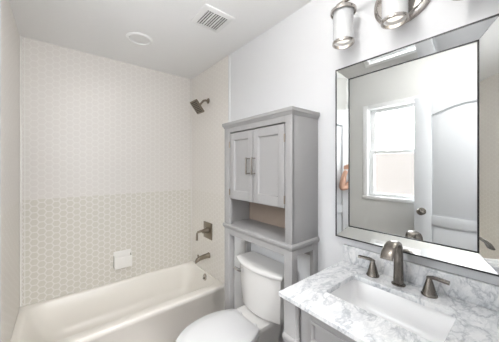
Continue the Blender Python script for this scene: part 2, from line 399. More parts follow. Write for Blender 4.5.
part(MB().cyl((X1 - 0.045, 2.12, 0.302), (X1 - 0.057, 2.12, 0.304), 0.008), 'trip_lever', M['nickel'], ofp)
part(MB().lathe([(0, 0), (0.03, 0), (0.032, 0.003), (0.02, 0.006), (0.008, 0.009), (0, 0.010)], (X1 - 0.30, 2.12, 0.062), (0, 0, 1), 32), 'drain', M['nickel'], tub)

# soap dish on the back wall
sd = thing('soap_dish', 'small white ceramic soap dish on the tiled back wall above the tub', 'soap dish', (0.708, D, 0.48))
part(MB().box(0.632, 0.786, D - 0.012, D + 0.002, 0.488, 0.630, 0.005), 'back_plate', M['soap'], sd)
tray = MB()
tray.box(0.634, 0.784, D - 0.066, D - 0.010, 0.482, 0.494, 0.005)
tray.box(0.634, 0.642, D - 0.066, D - 0.010, 0.490, 0.600, 0.004).box(0.776, 0.784, D - 0.066, D - 0.010, 0.490, 0.600, 0.004)
tray.box(0.638, 0.780, D - 0.066, D - 0.058, 0.490, 0.590, 0.003)
part(tray, 'tray', M['soap'], sd)

# shower head
sh = thing('wall_shower', 'square dark nickel shower head on a short arm high on the tiled wall', 'shower head', (W - 0.008, 2.10, 2.10))
XW = W - 0.008
part(MB().lathe([(0, 0), (0.028, 0), (0.028, 0.005), (0.02, 0.010), (0.010, 0.013), (0, 0.013)], (XW, 2.105, 2.096), (-1, 0, 0)), 'flange', M['nickel_dark'], sh)
arm = [(XW, 2.105, 2.096), (XW - 0.035, 2.105, 2.096), (XW - 0.055, 2.105, 2.088), (XW - 0.075, 2.105, 2.066), (XW - 0.092, 2.105, 2.044)]
part(MB().tube(arm, 0.0105), 'shower_arm', M['nickel_dark'], sh)
hd = MB(); t = bmesh.new(); bmesh.ops.create_cube(t, size=1)
for v in t.verts: v.co = Vector((v.co.x * 0.138, v.co.y * 0.138, v.co.z * 0.016))
bmesh.ops.bevel(t, geom=t.edges[:], offset=0.004, segments=2, affect='EDGES')
HM = Matrix.Translation((1.293, 2.105, 2.016)) @ Matrix.Rotation(math.radians(52), 4, 'Y') 
hd.join(t, HM)
head = part(hd, 'spray_head', M['nickel_dark'], sh)
nk = MB(); t = bmesh.new(); bmesh.ops.create_cone(t, cap_ends=True, segments=28, radius1=0.034, radius2=0.014, depth=0.030)
nk.join(t, HM @ Matrix.Translation((0, 0, 0.022))); part(nk, 'swivel', M['nickel_dark'], sh)
nz = MB()
for i in range(7):
    for j in range(7):
        t = bmesh.new(); bmesh.ops.create_cone(t, cap_ends=True, segments=8, radius1=0.0042, radius2=0.0042, depth=0.006)
        nz.join(t, HM @ Matrix.Translation(((i - 3) * 0.0165, (j - 3) * 0.0165, -0.009)))
part(nz, 'nozzle_plate', M['black'], sh)

# shower valve trim
sv = thing('shower_valve', 'square dark nickel shower valve plate with lever handle above the tub spout', 'shower valve', (XW, 2.105, 0.78))
part(MB().box(XW - 0.009, XW + 0.001, 2.025, 2.190, 0.700, 0.865, 0.003), 'escutcheon', M['nickel_dark'], sv)
part(MB().lathe([(0, 0), (0.036, 0), (0.034, 0.012), (0.024, 0.030), (0.020, 0.055), (0, 0.058)], (XW - 0.008, 2.107, 0.782), (-1, 0, 0)), 'hub', M['nickel_dark'], sv)
part(MB().tube([(XW - 0.050, 2.107, 0.784), (XW - 0.085, 2.112, 0.786), (XW - 0.110, 2.118, 0.780), (XW - 0.118, 2.120, 0.765), (XW - 0.118, 2.122, 0.700)], [0.014, 0.012, 0.011, 0.010, 0.012]), 'lever_handle', M['nickel_dark'], sv)
# tub spout
ts = MB()
ring = []
for (dx, dz, ry, rz) in ((0, 0, .030, .028), (0.008, 0, .030, .028), (0.012, 0, .024, .024), (0.06, -0.002, .023, .023), (0.11, -0.009, .023, .022), (0.135, -0.020, .022, .020), (0.148, -0.036, .018, .014)):
    ring.append([(XW - dx, 2.090 + ry * math.cos(2 * PI * k / 24), 0.535 + dz + rz * math.sin(2 * PI * k / 24)) for k in range(24)])
ts.loft(ring)
tsp = thing('tub_spout', 'dark nickel tub spout on the tiled wall below the shower valve', 'tub spout', (XW, 2.09, 0.535))
part(ts, 'spout_body', M['nickel_dark'], tsp, angle=50)
part(MB().cyl((XW - 0.122, 2.09, 0.538), (XW - 0.122, 2.09, 0.560), 0.006).cyl((XW - 0.122, 2.09, 0.558), (XW - 0.122, 2.09, 0.566), 0.009), 'diverter_knob', M['nickel_dark'], tsp)

# ------------------------------------------------------------------ ceiling things
cv = thing('ceiling_vent', 'square white ceiling exhaust grille with dark slots', 'vent', (1.05, 1.393, H))
a0, a1, b0, b1 = 0.940, 1.158, 1.280, 1.505
fr = MB().loft([rrect(a0, a1, b0, b1, 0.006, H), rrect(a0, a1, b0, b1, 0.006, H - 0.006), rrect(a0 + 0.012, a1 - 0.012, b0 + 0.012, b1 - 0.012, 0.004, H - 0.010),
               rrect(a0 + 0.030, a1 - 0.030, b0 + 0.034, b1 - 0.026, 0.002, H - 0.011), rrect(a0 + 0.030, a1 - 0.030, b0 + 0.034, b1 - 0.026, 0.002, H - 0.001)], cap0=False, cap1=False)
part(fr, 'frame', M['plastic'], cv)
part(MB().box(a0 + 0.028, a1 - 0.028, b0 + 0.032, b1 - 0.024, H - 0.004, H - 0.001), 'dark_duct_plate', M['dark'], cv)  # black plate: the darkness inside the duct is put into its colour
gr = MB(); ny = 12; nx = 9
gx0, gx1, gy0, gy1 = a0 + 0.029, a1 - 0.029, b0 + 0.033, b1 - 0.025
for i in range(nx + 1):
    x = gx0 + (gx1 - gx0) * i / nx; wd = 0.0020 if i % 3 else 0.0048
    gr.box(x - wd, x + wd, gy0, gy1, H - 0.0105, H - 0.0088)
for j in range(ny + 1):
    y = gy0 + (gy1 - gy0) * j / ny; gr.box(gx0, gx1, y - 0.0018, y + 0.0018, H - 0.0102, H - 0.0089)
part(gr, 'grille', M['plastic'], cv)
cl = thing('recessed_ceiling_light', 'round white recessed ceiling light above the bathtub, switched off', 'ceiling light', (0.732, 1.96, H))
part(MB().lathe([(0.095, 0), (0.093, 0.004), (0.085, 0.010), (0.078, 0.011), (0.070, 0.004), (0.069, 0.001)], (0.732, 1.962, H), (0, 0, -1), 48), 'trim_ring', M['plastic'], cl)
part(MB().lathe([(0, 0.003), (0.035, 0.0028), (0.0695, 0.002), (0.0695, 0.0005)], (0.732, 1.962, H), (0, 0, -1), 48), 'diffuser', M['plastic'], cl)
hl = thing('hall_fill_fixture', 'flat square fill light added on the hall ceiling behind the camera', 'ceiling light', (0.55, -0.95, H))  # unseen fixture added to go with the hall fill lamp
part(MB().box(0.25, 0.85, -1.25, -0.65, H - 0.045, H, 0.01), 'housing', M['plastic'], hl)

gl = thing('flush_ceiling_light', 'round frosted flush ceiling light near the bathroom doorway', 'ceiling light', (0.62, 0.45, H))
part(MB().lathe([(0, 0), (0.16, 0), (0.16, 0.018), (0.15, 0.022), (0, 0.022)], (0.62, 0.45, H), (0, 0, -1), 48), 'housing', M['bright_nickel'], gl)
part(MB().lathe([(0.150, 0.0), (0.150, 0.06), (0.14, 0.11), (0.11, 0.145), (0.06, 0.165), (0, 0.170)], (0.62, 0.45, H - 0.022), (0, 0, -1), 48), 'glass_dome', M['dome'], gl)
pl = bpy.data.lights.new('dome_light', 'POINT'); pl.energy = 12; pl.color = (0.985, 0.985, 0.985); pl.shadow_soft_size = 0.10
plo = bpy.data.objects.new('dome_light', pl); COL.objects.link(plo); plo.location = (0.62, 0.45, H - 0.105)

# ------------------------------------------------------------------ over-toilet cabinet
oc = thing('over_toilet_cabinet', 'tall grey over-toilet cabinet with two doors, open shelf and leg frame', 'cabinet', (1.3, 1.134, 0))
CX0, CX1, CY0, CY1 = 1.190, W - 0.002, 0.812, 1.456
body = MB()
SH = 0.018
body.box(CX0 + 0.012, CX1, CY0, CY0 + SH, 1.015, 1.715, 0.001)           # near side panel
body.box(CX0 + 0.012, CX1, CY1 - SH, CY1, 1.015, 1.715, 0.001)          # far side panel
body.box(CX0 + 0.012, CX1, CY0 + SH, CY1 - SH, 1.200, 1.214)            # cupboard floor
body.box(CX0 + 0.012, CX1, CY0 + SH, CY1 - SH, 1.700, 1.715)            # cupboard top
body.box(CX0, CX0 + 0.020, CY0, 0.860, 1.015, 1.715, 0.0015)            # front posts
body.box(CX0, CX0 + 0.020, 1.386, CY1, 1.015, 1.715, 0.0015)
body.box(CX0 + 0.0003, CX0 + 0.020, 0.860, 1.386, 1.672, 1.715)                 # top rail
part(body, 'carcass', M['cab'], oc)
part(MB().box(CX1 - 0.012, CX1 - 0.002, CY0 + SH, CY1 - SH, 1.017, 1.2), 'shelf_back', M['cabback'], oc, 'brown-grey back board of the open shelf')
part(MB().box(CX1 - 0.012, CX1 - 0.002, CY0 + SH, CY1 - SH, 1.214, 1.70), 'cupboard_back', M['cab'], oc)
# crown: stepped moulding
cr = MB()
cr.loft([rrect(CX0 - o_, CX1, CY0 - o_, CY1 + o_, 0.002, z) for o_, z in ((0.001, 1.706), (0.004, 1.709), (0.006, 1.716), (0.012, 1.725), (0.014, 1.7255), (0.0145, 1.742), (0.012, 1.745))])
part(cr, 'crown_moulding', M['cab'], oc)
lg = MB()
lg.loft([rrect(CX0 - o_, CX1, CY0 - o_, CY1 + o_, 0.002, z) for o_, z in ((0.001, 0.982), (0.005, 0.987), (0.009, 0.994), (0.011, 0.998), (0.011, 1.010), (0.008, 1.014), (0.001, 1.017))])
part(lg, 'ledge_moulding', M['cab'], oc)
# leg frame
for (x0, x1, y0, y1) in ((CX0, CX0 + 0.046, CY0, 0.866), (CX0, CX0 + 0.046, 1.394, CY1), (CX1 - 0.045, CX1, CY0, CY0 + 0.024), (CX1 - 0.045, CX1, CY1 - 0.024, CY1)):
    part(MB().box(x0, x1, y0, y1, 0, 0.984, 0.0015), 'leg', M['cab'], oc)
part(MB().box(CX0 + 0.0004, CX0 + 0.022, 0.866, 1.394, 0.945, 0.984), 'front_rail', M['cab'], oc)
for y0 in (CY0, CY1 - 0.022):
    part(MB().box(CX0 + 0.046, CX1 - 0.045, y0 + 0.001, y0 + 0.021, 0.950, 0.984), 'side_rail', M['cab'], oc)
    part(MB().box(CX0 + 0.046, CX1 - 0.045, y0 + 0.001, y0 + 0.021, 0.18, 0.22), 'side_rail', M['cab'], oc)
part(MB().box(CX1 - 0.02, CX1 - 0.002, CY0 + 0.024, CY1 - 0.024, 0.90, 0.984), 'back_rail', M['cab'], oc)
# doors
def cab_door(y0, y1, hy, pull_y):
    z0, z1 = 1.2060, 1.6640; x0, x1 = CX0 - 0.001, CX0 + 0.017
    f = 0.046
    mb = MB().box(x0, x1, y0, y0 + f, z0, z1, 0.001).box(x0, x1, y1 - f, y1, z0, z1, 0.001).box(x0 + 0.0002, x1, y0 + f, y1 - f, z0, z0 + 0.055).box(x0 + 0.0002, x1, y0 + f, y1 - f, z1 - 0.050, z1)
    # bevelled lip round the sunk panel
    dr = part(mb, 'door', M['cab'], oc)
    ii = 0.009
    mb = MB(); Y0_, Y1_, Z0_, Z1_ = y0 + f - 0.0005, y1 - f + 0.0005, z0 + 0.0545, z1 - 0.0495
    o_ = [(x0 + 0.0005, Y0_, Z0_), (x0 + 0.0005, Y1_, Z0_), (x0 + 0.0005, Y1_, Z1_), (x0 + 0.0005, Y0_, Z1_)]
    q_ = [(x0 + 0.0085, Y0_ + ii * .5, Z0_ + ii * .5), (x0 + 0.0085, Y1_ - ii * .5, Z0_ + ii * .5), (x0 + 0.0085, Y1_ - ii * .5, Z1_ - ii * .5), (x0 + 0.0085, Y0_ + ii * .5, Z1_ - ii * .5)]
    r_ = [(x1 - 0.002, y, z) for _, y, z in q_]
    mb.loft([o_, q_], cap0=False, cap1=True)
    mb.box(x0 + 0.0088, x1 - 0.003, Y0_, Y1_, Z0_, Z1_)
    part(mb, 'panel', M['cab'], dr, smooth=False)
    h = MB(); px = x0 - 0.028
    h.box(px - 0.004, px + 0.004, pull_y - 0.005, pull_y + 0.005, 1.380, 1.488, 0.002)
    h.box(px, x0 + 0.001, pull_y - 0.004, pull_y + 0.004, 1.382, 1.391, 0.001).box(px, x0 + 0.001, pull_y - 0.004, pull_y + 0.004, 1.477, 1.486, 0.001)
    part(h, 'pull_handle', M['bright_nickel'], dr)
    for z in (1.250, 1.585):
        part(MB().cyl((x0 - 0.003, hy, z - 0.022), (x0 - 0.003, hy, z + 0.022), 0.0042), 'hinge', M['nickel_dark'], dr)
cab_door(0.8645, 1.1265, 0.8605, 1.108)
cab_door(1.1335, 1.3815, 1.3855, 1.162)

# ------------------------------------------------------------------ toilet
tl = thing('toilet', 'white two-piece toilet with closed lid between the cabinet legs', 'toilet', (1.1, 1.165, 0))
TY = 1.175
def tank_ring(hw, xend, bulge, z, back=W - 0.022, n=18):
    pts = [(back, TY - hw * 0.97, z), (xend + 0.012, TY - hw, z)]
    for k in range(n + 1):
        t = -1 + 2 * k / n; pts.append((xend - bulge * (1 - abs(t) ** 2.1), TY + t * hw * (1 - 0.0), z))
    pts += [(xend + 0.012, TY + hw, z), (back, TY + hw * 0.97, z)]
    return pts
BUL = 0.052
part(MB().loft([tank_ring(0.186, 1.290, 0.048, 0.465), tank_ring(0.192, 1.283, BUL, 0.470), tank_ring(0.194, 1.280, BUL, 0.51), tank_ring(0.207, 1.272, BUL, 0.752)]), 'tank', M['porcelain'], tl, angle=50)
part(MB().loft([tank_ring(0.214, 1.268, BUL, 0.748), tank_ring(0.225, 1.260, BUL, 0.752), tank_ring(0.229, 1.257, BUL, 0.758), tank_ring(0.229, 1.257, BUL, 0.770), tank_ring(0.224, 1.261, BUL, 0.777), tank_ring(0.205, 1.280, BUL, 0.781)]), 'tank_lid', M['porcelain'], tl, angle=50)
LY = TY + 0.122
lv = part(MB().cyl((1.262, LY, 0.712), (1.212, LY, 0.712), 0.015).tube([(1.216, LY - 0.006, 0.712), (1.208, LY + 0.016, 0.714), (1.204, LY + 0.036, 0.718), (1.203, LY + 0.050, 0.722)], [0.011, 0.011, 0.010, 0.009]), 'flush_lever', M['chrome'], tl, 'chrome flush lever')
def egg(hw, xb, xt, z, hb, n=40):
    """egg outline: flat back of half width hb at xb, rounded tip at xt"""
    pts = []; xm = xb - 0.20
    N = n
    for k in range(N + 1):
        a = -PI / 2 + PI * k / N
        # front half ellipse from (xm,-hw) round tip to (xm,+hw)
        pts.append((xm - (xm - xt) * math.cos(a), TY + hw * math.sin(a), z))
    for k in range(1, 9):
        t = k / 8; pts.append((xm + (xb - xm) * t, TY + hw - (hw - hb) * t ** 2.2, z))
    for k in range(8, 0, -1):
        t = k / 8; pts.append((xm + (xb - xm) * t, TY - hw + (hw - hb) * t ** 2.2, z))
    return pts
# bowl and foot, one porcelain casting
bowl = MB().loft([egg(0.115, 1.30, 0.88, 0.0, 0.105), egg(0.110, 1.30, 0.89, 0.02, 0.10), egg(0.098, 1.30, 0.90, 0.12, 0.09), egg(0.105, 1.28, 0.88, 0.20, 0.09), egg(0.135, 1.24, 0.80, 0.29, 0.10),
                  egg(0.168, 1.20, 0.735, 0.36, 0.11), egg(0.180, 1.18, 0.722, 0.395, 0.12), egg(0.182, 1.18, 0.720, 0.415, 0.12), egg(0.176, 1.17, 0.728, 0.420, 0.115)])
bowl.loft([rrect(1.13, 1.395, TY - w_, TY + w_, r_, z) for w_, r_, z in ((0.085, 0.03, 0.22), (0.095, 0.03, 0.30), (0.118, 0.03, 0.395), (0.128, 0.03, 0.420), (0.132, 0.02, 0.445), (0.128, 0.02, 0.452))])
part(bowl, 'bowl', M['porcelain'], tl, angle=50)
part(MB().loft([egg(0.182, 1.168, 0.718, 0.422, 0.125), egg(0.185, 1.168, 0.715, 0.430, 0.128), egg(0.180, 1.168, 0.722, 0.436, 0.124)]), 'seat', M['seat'], tl, angle=50)
part(MB().loft([egg(0.186, 1.172, 0.712, 0.446, 0.127), egg(0.189, 1.172, 0.709, 0.450, 0.13), egg(0.188, 1.172, 0.710, 0.458, 0.129), egg(0.182, 1.168, 0.718, 0.463, 0.124), egg(0.13, 1.14, 0.79, 0.466, 0.09)]), 'lid', M['seat'], tl, angle=50)
for s_ in (-1, 1):
    part(MB().box(1.160, 1.190, TY + s_ * 0.075 - 0.014, TY + s_ * 0.075 + 0.014, 0.440, 0.458, 0.005), 'hinge', M['seat'], tl)

# ------------------------------------------------------------------ vanity
VX, VY0, VY1, VT = 0.940, 0.055, 0.640, 0.9125
vc = thing('vanity_cabinet', 'grey vanity cabinet with corner post and sunk panels under the marble counter', 'cabinet', (1.2, 0.35, 0))
vb = MB().box(VX + 0.028, W - 0.016, VY0 + 0.01, VY0 + 0.03, 0.08, VT).box(VX + 0.028, W - 0.016, VY1 - 0.024, VY1 - 0.006, 0.08, VT)
vb.box(VX + 0.028, W - 0.016, VY0 + 0.03, VY1 - 0.024, 0.08, 0.10).box(W - 0.03, W - 0.016, VY0 + 0.03, VY1 - 0.024, 0.1, 0.70)
part(vb, 'carcass', M['cab'], vc)
for y0, y1 in ((0.582, VY1), (VY0, 0.113)):
    pb = MB().box(VX, VX + 0.055, y0, y1, 0.0, VT, 0.002)
    pst = part(pb, 'corner_post', M['cab'], vc)
    part(MB().loft([rrect(VX - o_, VX + 0.055 + o_, y0 - o_, y1 + o_, 0.001, z) for o_, z in ((0.0005, 0.768), (0.003, 0.763), (0.0045, 0.755), (0.0045, 0.744), (0.002, 0.740), (0.0005, 0.736))]), 'post_moulding', M['cab'], pst)
def sunk_panel(y0, y1, z0, z1, name, fr_, pull):
    x0 = VX + 0.018
    mb = MB().box(x0, x0 + 0.02, y0, y0 + fr_, z0, z1, 0.001).box(x0, x0 + 0.02, y1 - fr_, y1, z0, z1, 0.001).box(x0, x0 + 0.02, y0 + fr_, y1 - fr_, z0, z0 + fr_).box(x0, x0 + 0.02, y0 + fr_, y1 - fr_, z1 - fr_, z1)
    mb.box(x0 + 0.008, x0 + 0.018, y0 + fr_ - 0.002, y1 - fr_ + 0.002, z0 + fr_ - 0.002, z1 - fr_ + 0.002)
    d = part(mb, name, M['cab'], vc)
    a_, b_ = y0 + fr_, y1 - fr_; c_, e_ = z0 + fr_, z1 - fr_; g = 0.012
    ml = MB()
    for (p0, p1) in (((a_, c_), (b_, c_)), ((b_, c_), (b_, e_)), ((b_, e_), (a_, e_)), ((a_, e_), (a_, c_))):
        ml.box(x0 - 0.003, x0 + 0.010, min(p0[0], p1[0]) - 0.001, max(p0[0], p1[0]) + 0.001 if p0[0] != p1[0] else p0[0] + 0.001, min(p0[1], p1[1]) - 0.001, max(p0[1], p1[1]) + 0.001) if False else None
    # raised bead mitred round the panel
    prof = [(-0.006, 0.0), (-0.004, -0.005), (0.003, -0.006), (0.008, 0.000), (0.010, 0.009)]
    rings = [[(x0 + dx, a_ + i, c_ + i), (x0 + dx, b_ - i, c_ + i), (x0 + dx, b_ - i, e_ - i), (x0 + dx, a_ + i, e_ - i)] for i, dx in prof]
    ml.loft(rings, cap0=False, cap1=False)
    part(ml, 'moulding', M['cab'], d, smooth=False)
    if pull:
        yy, zz, hor = pull; px = x0 - 0.028
        h = MB()
        if hor: h.box(px - .004, px + .004, yy - .055, yy + .055, zz - .005, zz + .005, .002).box(px, x0 + .001, yy - .05, yy - .042, zz - .004, zz + .004).box(px, x0 + .001, yy + .042, yy + .05, zz - .004, zz + .004)
        else: h.box(px - .004, px + .004, yy - .005, yy + .005, zz - .055, zz + .055, .002).box(px, x0 + .001, yy - .004, yy + .004, zz - .05, zz - .042).box(px, x0 + .001, yy - .004, yy + .004, zz + .042, zz + .05)
        part(h, 'pull_handle', M['nickel'], d)
sunk_panel(0.116, 0.566, 0.745, 0.908, 'drawer_front', 0.045, None)
sunk_panel(0.116, 0.339, 0.12, 0.735, 'door', 0.045, (0.32, 0.62, False))
sunk_panel(0.343, 0.566, 0.12, 0.735, 'door', 0.045, (0.36, 0.62, False))
part(MB().box(VX + 0.03, VX + 0.045, 0.113, 0.582, 0.08, VT - 0.002), 'face_frame', M['cab'], vc)

# countertop with a sink cut-out
SX0, SX1, SY0, SY1 = 1.062, 1.292, 0.165, 0.532
CZ0, CZ1 = 0.9135, 0.9335
ctr = MB()
ox0, ox1, oy0, oy1 = 0.920, W - 0.001, 0.040, 0.650
N8 = 6
outer_b = rrect(ox0 + 0.002, ox1, oy0 + 0.002, oy1 - 0.002, 0.003, CZ0, N8); outer_m0 = rrect(ox0, ox1, oy0, oy1, 0.003, CZ0 + 0.002, N8)
outer_m1 = rrect(ox0, ox1, oy0, oy1, 0.003, CZ1 - 0.003, N8); outer_t = rrect(ox0 + 0.003, ox1, oy0 + 0.003, oy1 - 0.003, 0.003, CZ1, N8)
inner_t = rrect(SX0, SX1, SY0, SY1, 0.018, CZ1, N8); inner_m = rrect(SX0 + 0.001, SX1 - 0.001, SY0 + 0.001, SY1 - 0.001, 0.018, CZ1 - 0.002, N8); inner_b = rrect(SX0 + 0.001, SX1 - 0.001, SY0 + 0.001, SY1 - 0.001, 0.018, CZ0, N8)
ctr.loft([outer_b, outer_m0, outer_m1, outer_t, inner_t, inner_m, inner_b, outer_b], cap0=False, cap1=False)
tag(ctr.build('countertop', M['marble']), 'white marble vanity countertop with grey veins and a rectangular sink cut-out', 'countertop')
tag(MB().box(W - 0.021, W - 0.001, 0.040, 0.648, CZ1 + 0.0003, 1.018, 0.002).build('backsplash', M['marble']), 'low white marble backsplash strip along the wall under the mirror', 'backsplash')
# undermount sink
sk = thing('sink', 'rectangular white undermount sink set in the marble countertop', 'sink', (1.177, 0.35, 0.80))
skr = [rrect(SX0 - 0.02, SX1 + 0.02, SY0 - 0.02, SY1 + 0.02, 0.02, CZ0 - 0.0008), rrect(SX0 - 0.006, SX1 + 0.006, SY0 - 0.006, SY1 + 0.006, 0.022, CZ0 - 0.0008),
       rrect(SX0 - 0.004, SX1 + 0.004, SY0 - 0.004, SY1 + 0.004, 0.022, CZ0 - 0.004), rrect(SX0 + 0.003, SX1 - 0.003, SY0 + 0.004, SY1 - 0.004, 0.03, 0.84),
       rrect(SX0 + 0.015, SX1 - 0.015, SY0 + 0.018, SY1 - 0.018, 0.035, 0.805), rrect(SX0 + 0.04, SX1 - 0.04, SY0 + 0.05, SY1 - 0.05, 0.04, 0.793), rrect(SX0 + 0.09, SX1 - 0.09, SY0 + 0.16, SY1 - 0.16, 0.02, 0.789)]
skb = MB().loft(skr, cap0=False, cap1=True)
ob = part(skb, 'basin', M['sink'], sk, angle=60)
sm = ob.modifiers.new('thick', 'SOLIDIFY'); sm.thickness = 0.008; sm.offset = -1
part(MB().lathe([(0, 0), (0.022, 0), (0.023, 0.002), (0.018, 0.004), (0.008, 0.003), (0, 0.003)], (1.177, 0.35, 0.7895), (0, 0, 1)), 'drain', M['nickel'], sk)

# ------------------------------------------------------------------ widespread faucet
fa = thing('faucet', 'brushed nickel three-piece faucet standing on the marble behind the sink', 'faucet', (1.35, 0.368, CZ1))
FX = 1.352; FZ = CZ1
sp_ = MB()
sp_.lathe([(0, 0), (0.026, 0), (0.026, 0.003), (0.022, 0.006), (0, 0.006)], (FX, 0.368, FZ + 0.0003))
path = [(FX, 0.006, .0185, .0190), (FX, 0.05, .0165, .0180), (FX, 0.10, .0145, .0175), (FX - .001, 0.135, .0135, .0175), (FX - .006, 0.158, .0125, .0180), (FX - .020, 0.176, .0100, .0195), (FX - .040, 0.185, .0080, .0215),
        (FX - .065, 0.186, .0070, .0230), (FX - .092, 0.176, .0065, .0235), (FX - .114, 0.158, .0065, .0235), (FX - .127, 0.136, .0065, .0235)]
rings = []
for i, (x, z, rn, rw) in enumerate(path):
    a = path[max(i - 1, 0)]; b_ = path[min(i + 1, len(path) - 1)]
    d = Vector((b_[0] - a[0], 0, b_[1] - a[1])).normalized(); nrm = Vector((d.z, 0, -d.x))
    rings.append([Vector((x, 0.368, FZ + z)) + nrm * rn * math.cos(2 * PI * k / 24) + Vector((0, 1, 0)) * rw * (abs(math.sin(2 * PI * k / 24)) ** 0.8 * (1 if math.sin(2 * PI * k / 24) > 0 else -1)) for k in range(24)])
sp_.loft(rings)
part(sp_, 'spout', M['nickel'], fa, angle=50)
for y, s_ in ((0.472, 1), (0.262, -1)):
    hb_ = part(MB().lathe([(0, 0), (0.027, 0), (0.027, 0.004), (0.024, 0.007), (0.0235, 0.009), (0.0155, 0.040), (0.0085, 0.064), (0.006, 0.070), (0, 0.071)], (FX, y, FZ + 0.0003)), 'handle', M['nickel'], fa)
    q = [(FX, y - s_ * 0.008, FZ + 0.0655), (FX - 0.002, y + s_ * 0.010, FZ + 0.0715), (FX - 0.004, y + s_ * 0.035, FZ + 0.072), (FX - 0.006, y + s_ * 0.062, FZ + 0.070)]
    lb = MB(); rr = []
    for i, (x, yy, z) in enumerate(q):
        rr.append([(x + dx * (0.0095 if i else 0.007), yy, z + dz * 0.0060) for dx, dz in ((-1, -.6), (-.6, -1), (.6, -1), (1, -.6), (1, .6), (.6, 1), (-.6, 1), (-1, .6))])
    lb.loft(rr); part(lb, 'lever', M['nickel'], hb_)

# ------------------------------------------------------------------ mirror with sloped mirrored frame
mi = thing('wall_mirror', 'rectangular wall mirror with wide sloped mirrored border above the vanity', 'mirror', (W - 0.02, 0.375, 1.5))
OY0, OY1, OZ0, OZ1, XO = 0.079, 0.672, 1.066, 1.938, 1.3885
IY0, IY1, IZ0, IZ1, XI = 0.133, 0.618, 1.120, 1.885, 1.415
part(MB().box(XI, XI + 0.004, IY0, IY1, IZ0, IZ1), 'glass', M['mirror'], mi, smooth=False)
O = [(XO, OY0, OZ0), (XO, OY1, OZ0), (XO, OY1, OZ1), (XO, OY0, OZ1)]
I = [(XI, IY0, IZ0), (XI, IY1, IZ0), (XI, IY1, IZ1), (XI, IY0, IZ1)]
for k in range(4):
    k2 = (k + 1) % 4; g = 0.0006
    quad = [O[k], O[k2], I[k2], I[k]]
    c_ = sum((Vector(q) for q in quad), Vector()) / 4
    quad = [Vector(q) + (c_ - Vector(q)).normalized() * g for q in quad]
    nrm = (quad[1] - quad[0]).cross(quad[3] - quad[0]).normalized()
    if nrm.x > 0: nrm = -nrm
    mb = MB(); mb.loft([quad, [q - nrm * 0.003 for q in quad]])
    part(mb, 'sloped_border', M['mirror'], mi, smooth=False)
bk = MB()
e = 0.0058
for (y0, y1, z0, z1) in ((OY0 - e, OY1 + e, OZ1, OZ1 + e), (OY0 - e, OY1 + e, OZ0 - e, OZ0), (OY0 - e, OY0, OZ0, OZ1), (OY1, OY1 + e, OZ0, OZ1)):
    bk.box(XO - 0.003, W - 0.001, y0, y1, z0, z1)
part(bk, 'outer_edge', M['black'], mi, smooth=False)
bk = MB(); e = 0.0026
for (y0, y1, z0, z1) in ((IY0 - e, IY1 + e, IZ1 - e, IZ1 + e), (IY0 - e, IY1 + e, IZ0 - e, IZ0 + e), (IY0 - e, IY0 + e, IZ0, IZ1), (IY1 - e, IY1 + e, IZ0, IZ1)):
    bk.box(XI - 0.002, XI + 0.001, y0, y1, z0, z1)
part(bk, 'inner_edge', M['black'], mi, smooth=False)
part(MB().box(XI + 0.004, W - 0.0005, OY0 + 0.02, OY1 - 0.02, OZ0 + 0.02, OZ1 - 0.02), 'backing', M['black'], mi)

# ------------------------------------------------------------------ vanity light bar
vl = thing('vanity_light', 'nickel three-light wall fixture with clear glass cylinders above the mirror', 'wall light', (W, 0.373, 2.15))
LX = 1.325
def ellx(ry, rz, x, cz=2.175, n=48): return [(x, 0.373 + ry * math.cos(2 * PI * k / n), cz + rz * math.sin(2 * PI * k / n)) for k in range(n)]
part(MB().loft([ellx(0.120, 0.115, W - 0.0005), ellx(0.120, 0.115, W - 0.012), ellx(0.112, 0.107, W - 0.020), ellx(0.104, 0.099, W - 0.021), ellx(0.098, 0.093, W - 0.030), ellx(0.05, 0.05, W - 0.034)]), 'wall_plate', M['bright_nickel'], vl, angle=40)
part(MB().cyl((W - 0.03, 0.373, 2.235), (LX, 0.373, 2.235), 0.011).tube([(LX, 0.373 + t, 2.235 + 0.010 * math.cos(t / 0.26 * PI / 2)) for t in [i * 0.02 - 0.26 for i in range(27)]], 0.0085), 'bar', M['bright_nickel'], vl)
LAMP_W = 0.04
for y in (0.600, 0.373, 0.146):
    hdr = MB().cyl((LX, y, 2.195), (LX, y, 2.238), 0.012)
    hdr.lathe([(0.014, 0.0), (0.020, 0.0), (0.056, -0.004), (0.060, -0.008), (0.060, -0.020), (0.056, -0.021), (0.0545, -0.012), (0.018, -0.006), (0.014, -0.006)], (LX, y, 2.203), close=True)
    hdr.lathe([(0, 0.0), (0.022, 0.0), (0.022, -0.028), (0, -0.028)], (LX, y, 2.197))
    hh = part(hdr, 'lamp_holder', M['bright_nickel'], vl)
    part(MB().lathe([(0.048, 0.0), (0.048, 0.158), (0.0455, 0.158), (0.0455, 0.0)], (LX, y, 2.036), close=True), 'glass_shade', M['shade'], hh)
    part(MB().lathe([(0.0335, 0.012), (0.0335, 0.148), (0.0320, 0.148), (0.0320, 0.012)], (LX, y, 2.040), close=True), 'frosted_tube', M['frost'], hh)
    part(MB().lathe([(0.0495, 0.0), (0.0510, 0.002), (0.0510, 0.011), (0.0495, 0.013), (0.0440, 0.013), (0.0440, 0.0)], (LX, y, 2.030), close=True), 'bottom_ring', M['bright_nickel'], hh)
    part(MB().lathe([(0, 0.0), (0.012, 0.002), (0.020, 0.012), (0.022, 0.028), (0.018, 0.045), (0.012, 0.060), (0.012, 0.080), (0, 0.080)], (LX, y, 2.090)), 'bulb', M['bulb'], hh)
    pl = bpy.data.lights.new('bulb_light', 'POINT'); pl.energy = LAMP_W; pl.color = (1.0, 0.95, 0.88); pl.shadow_soft_size = 0.022
    plo = bpy.data.objects.new('bulb_light', pl); COL.objects.link(plo); plo.location = (LX, y, 2.062)

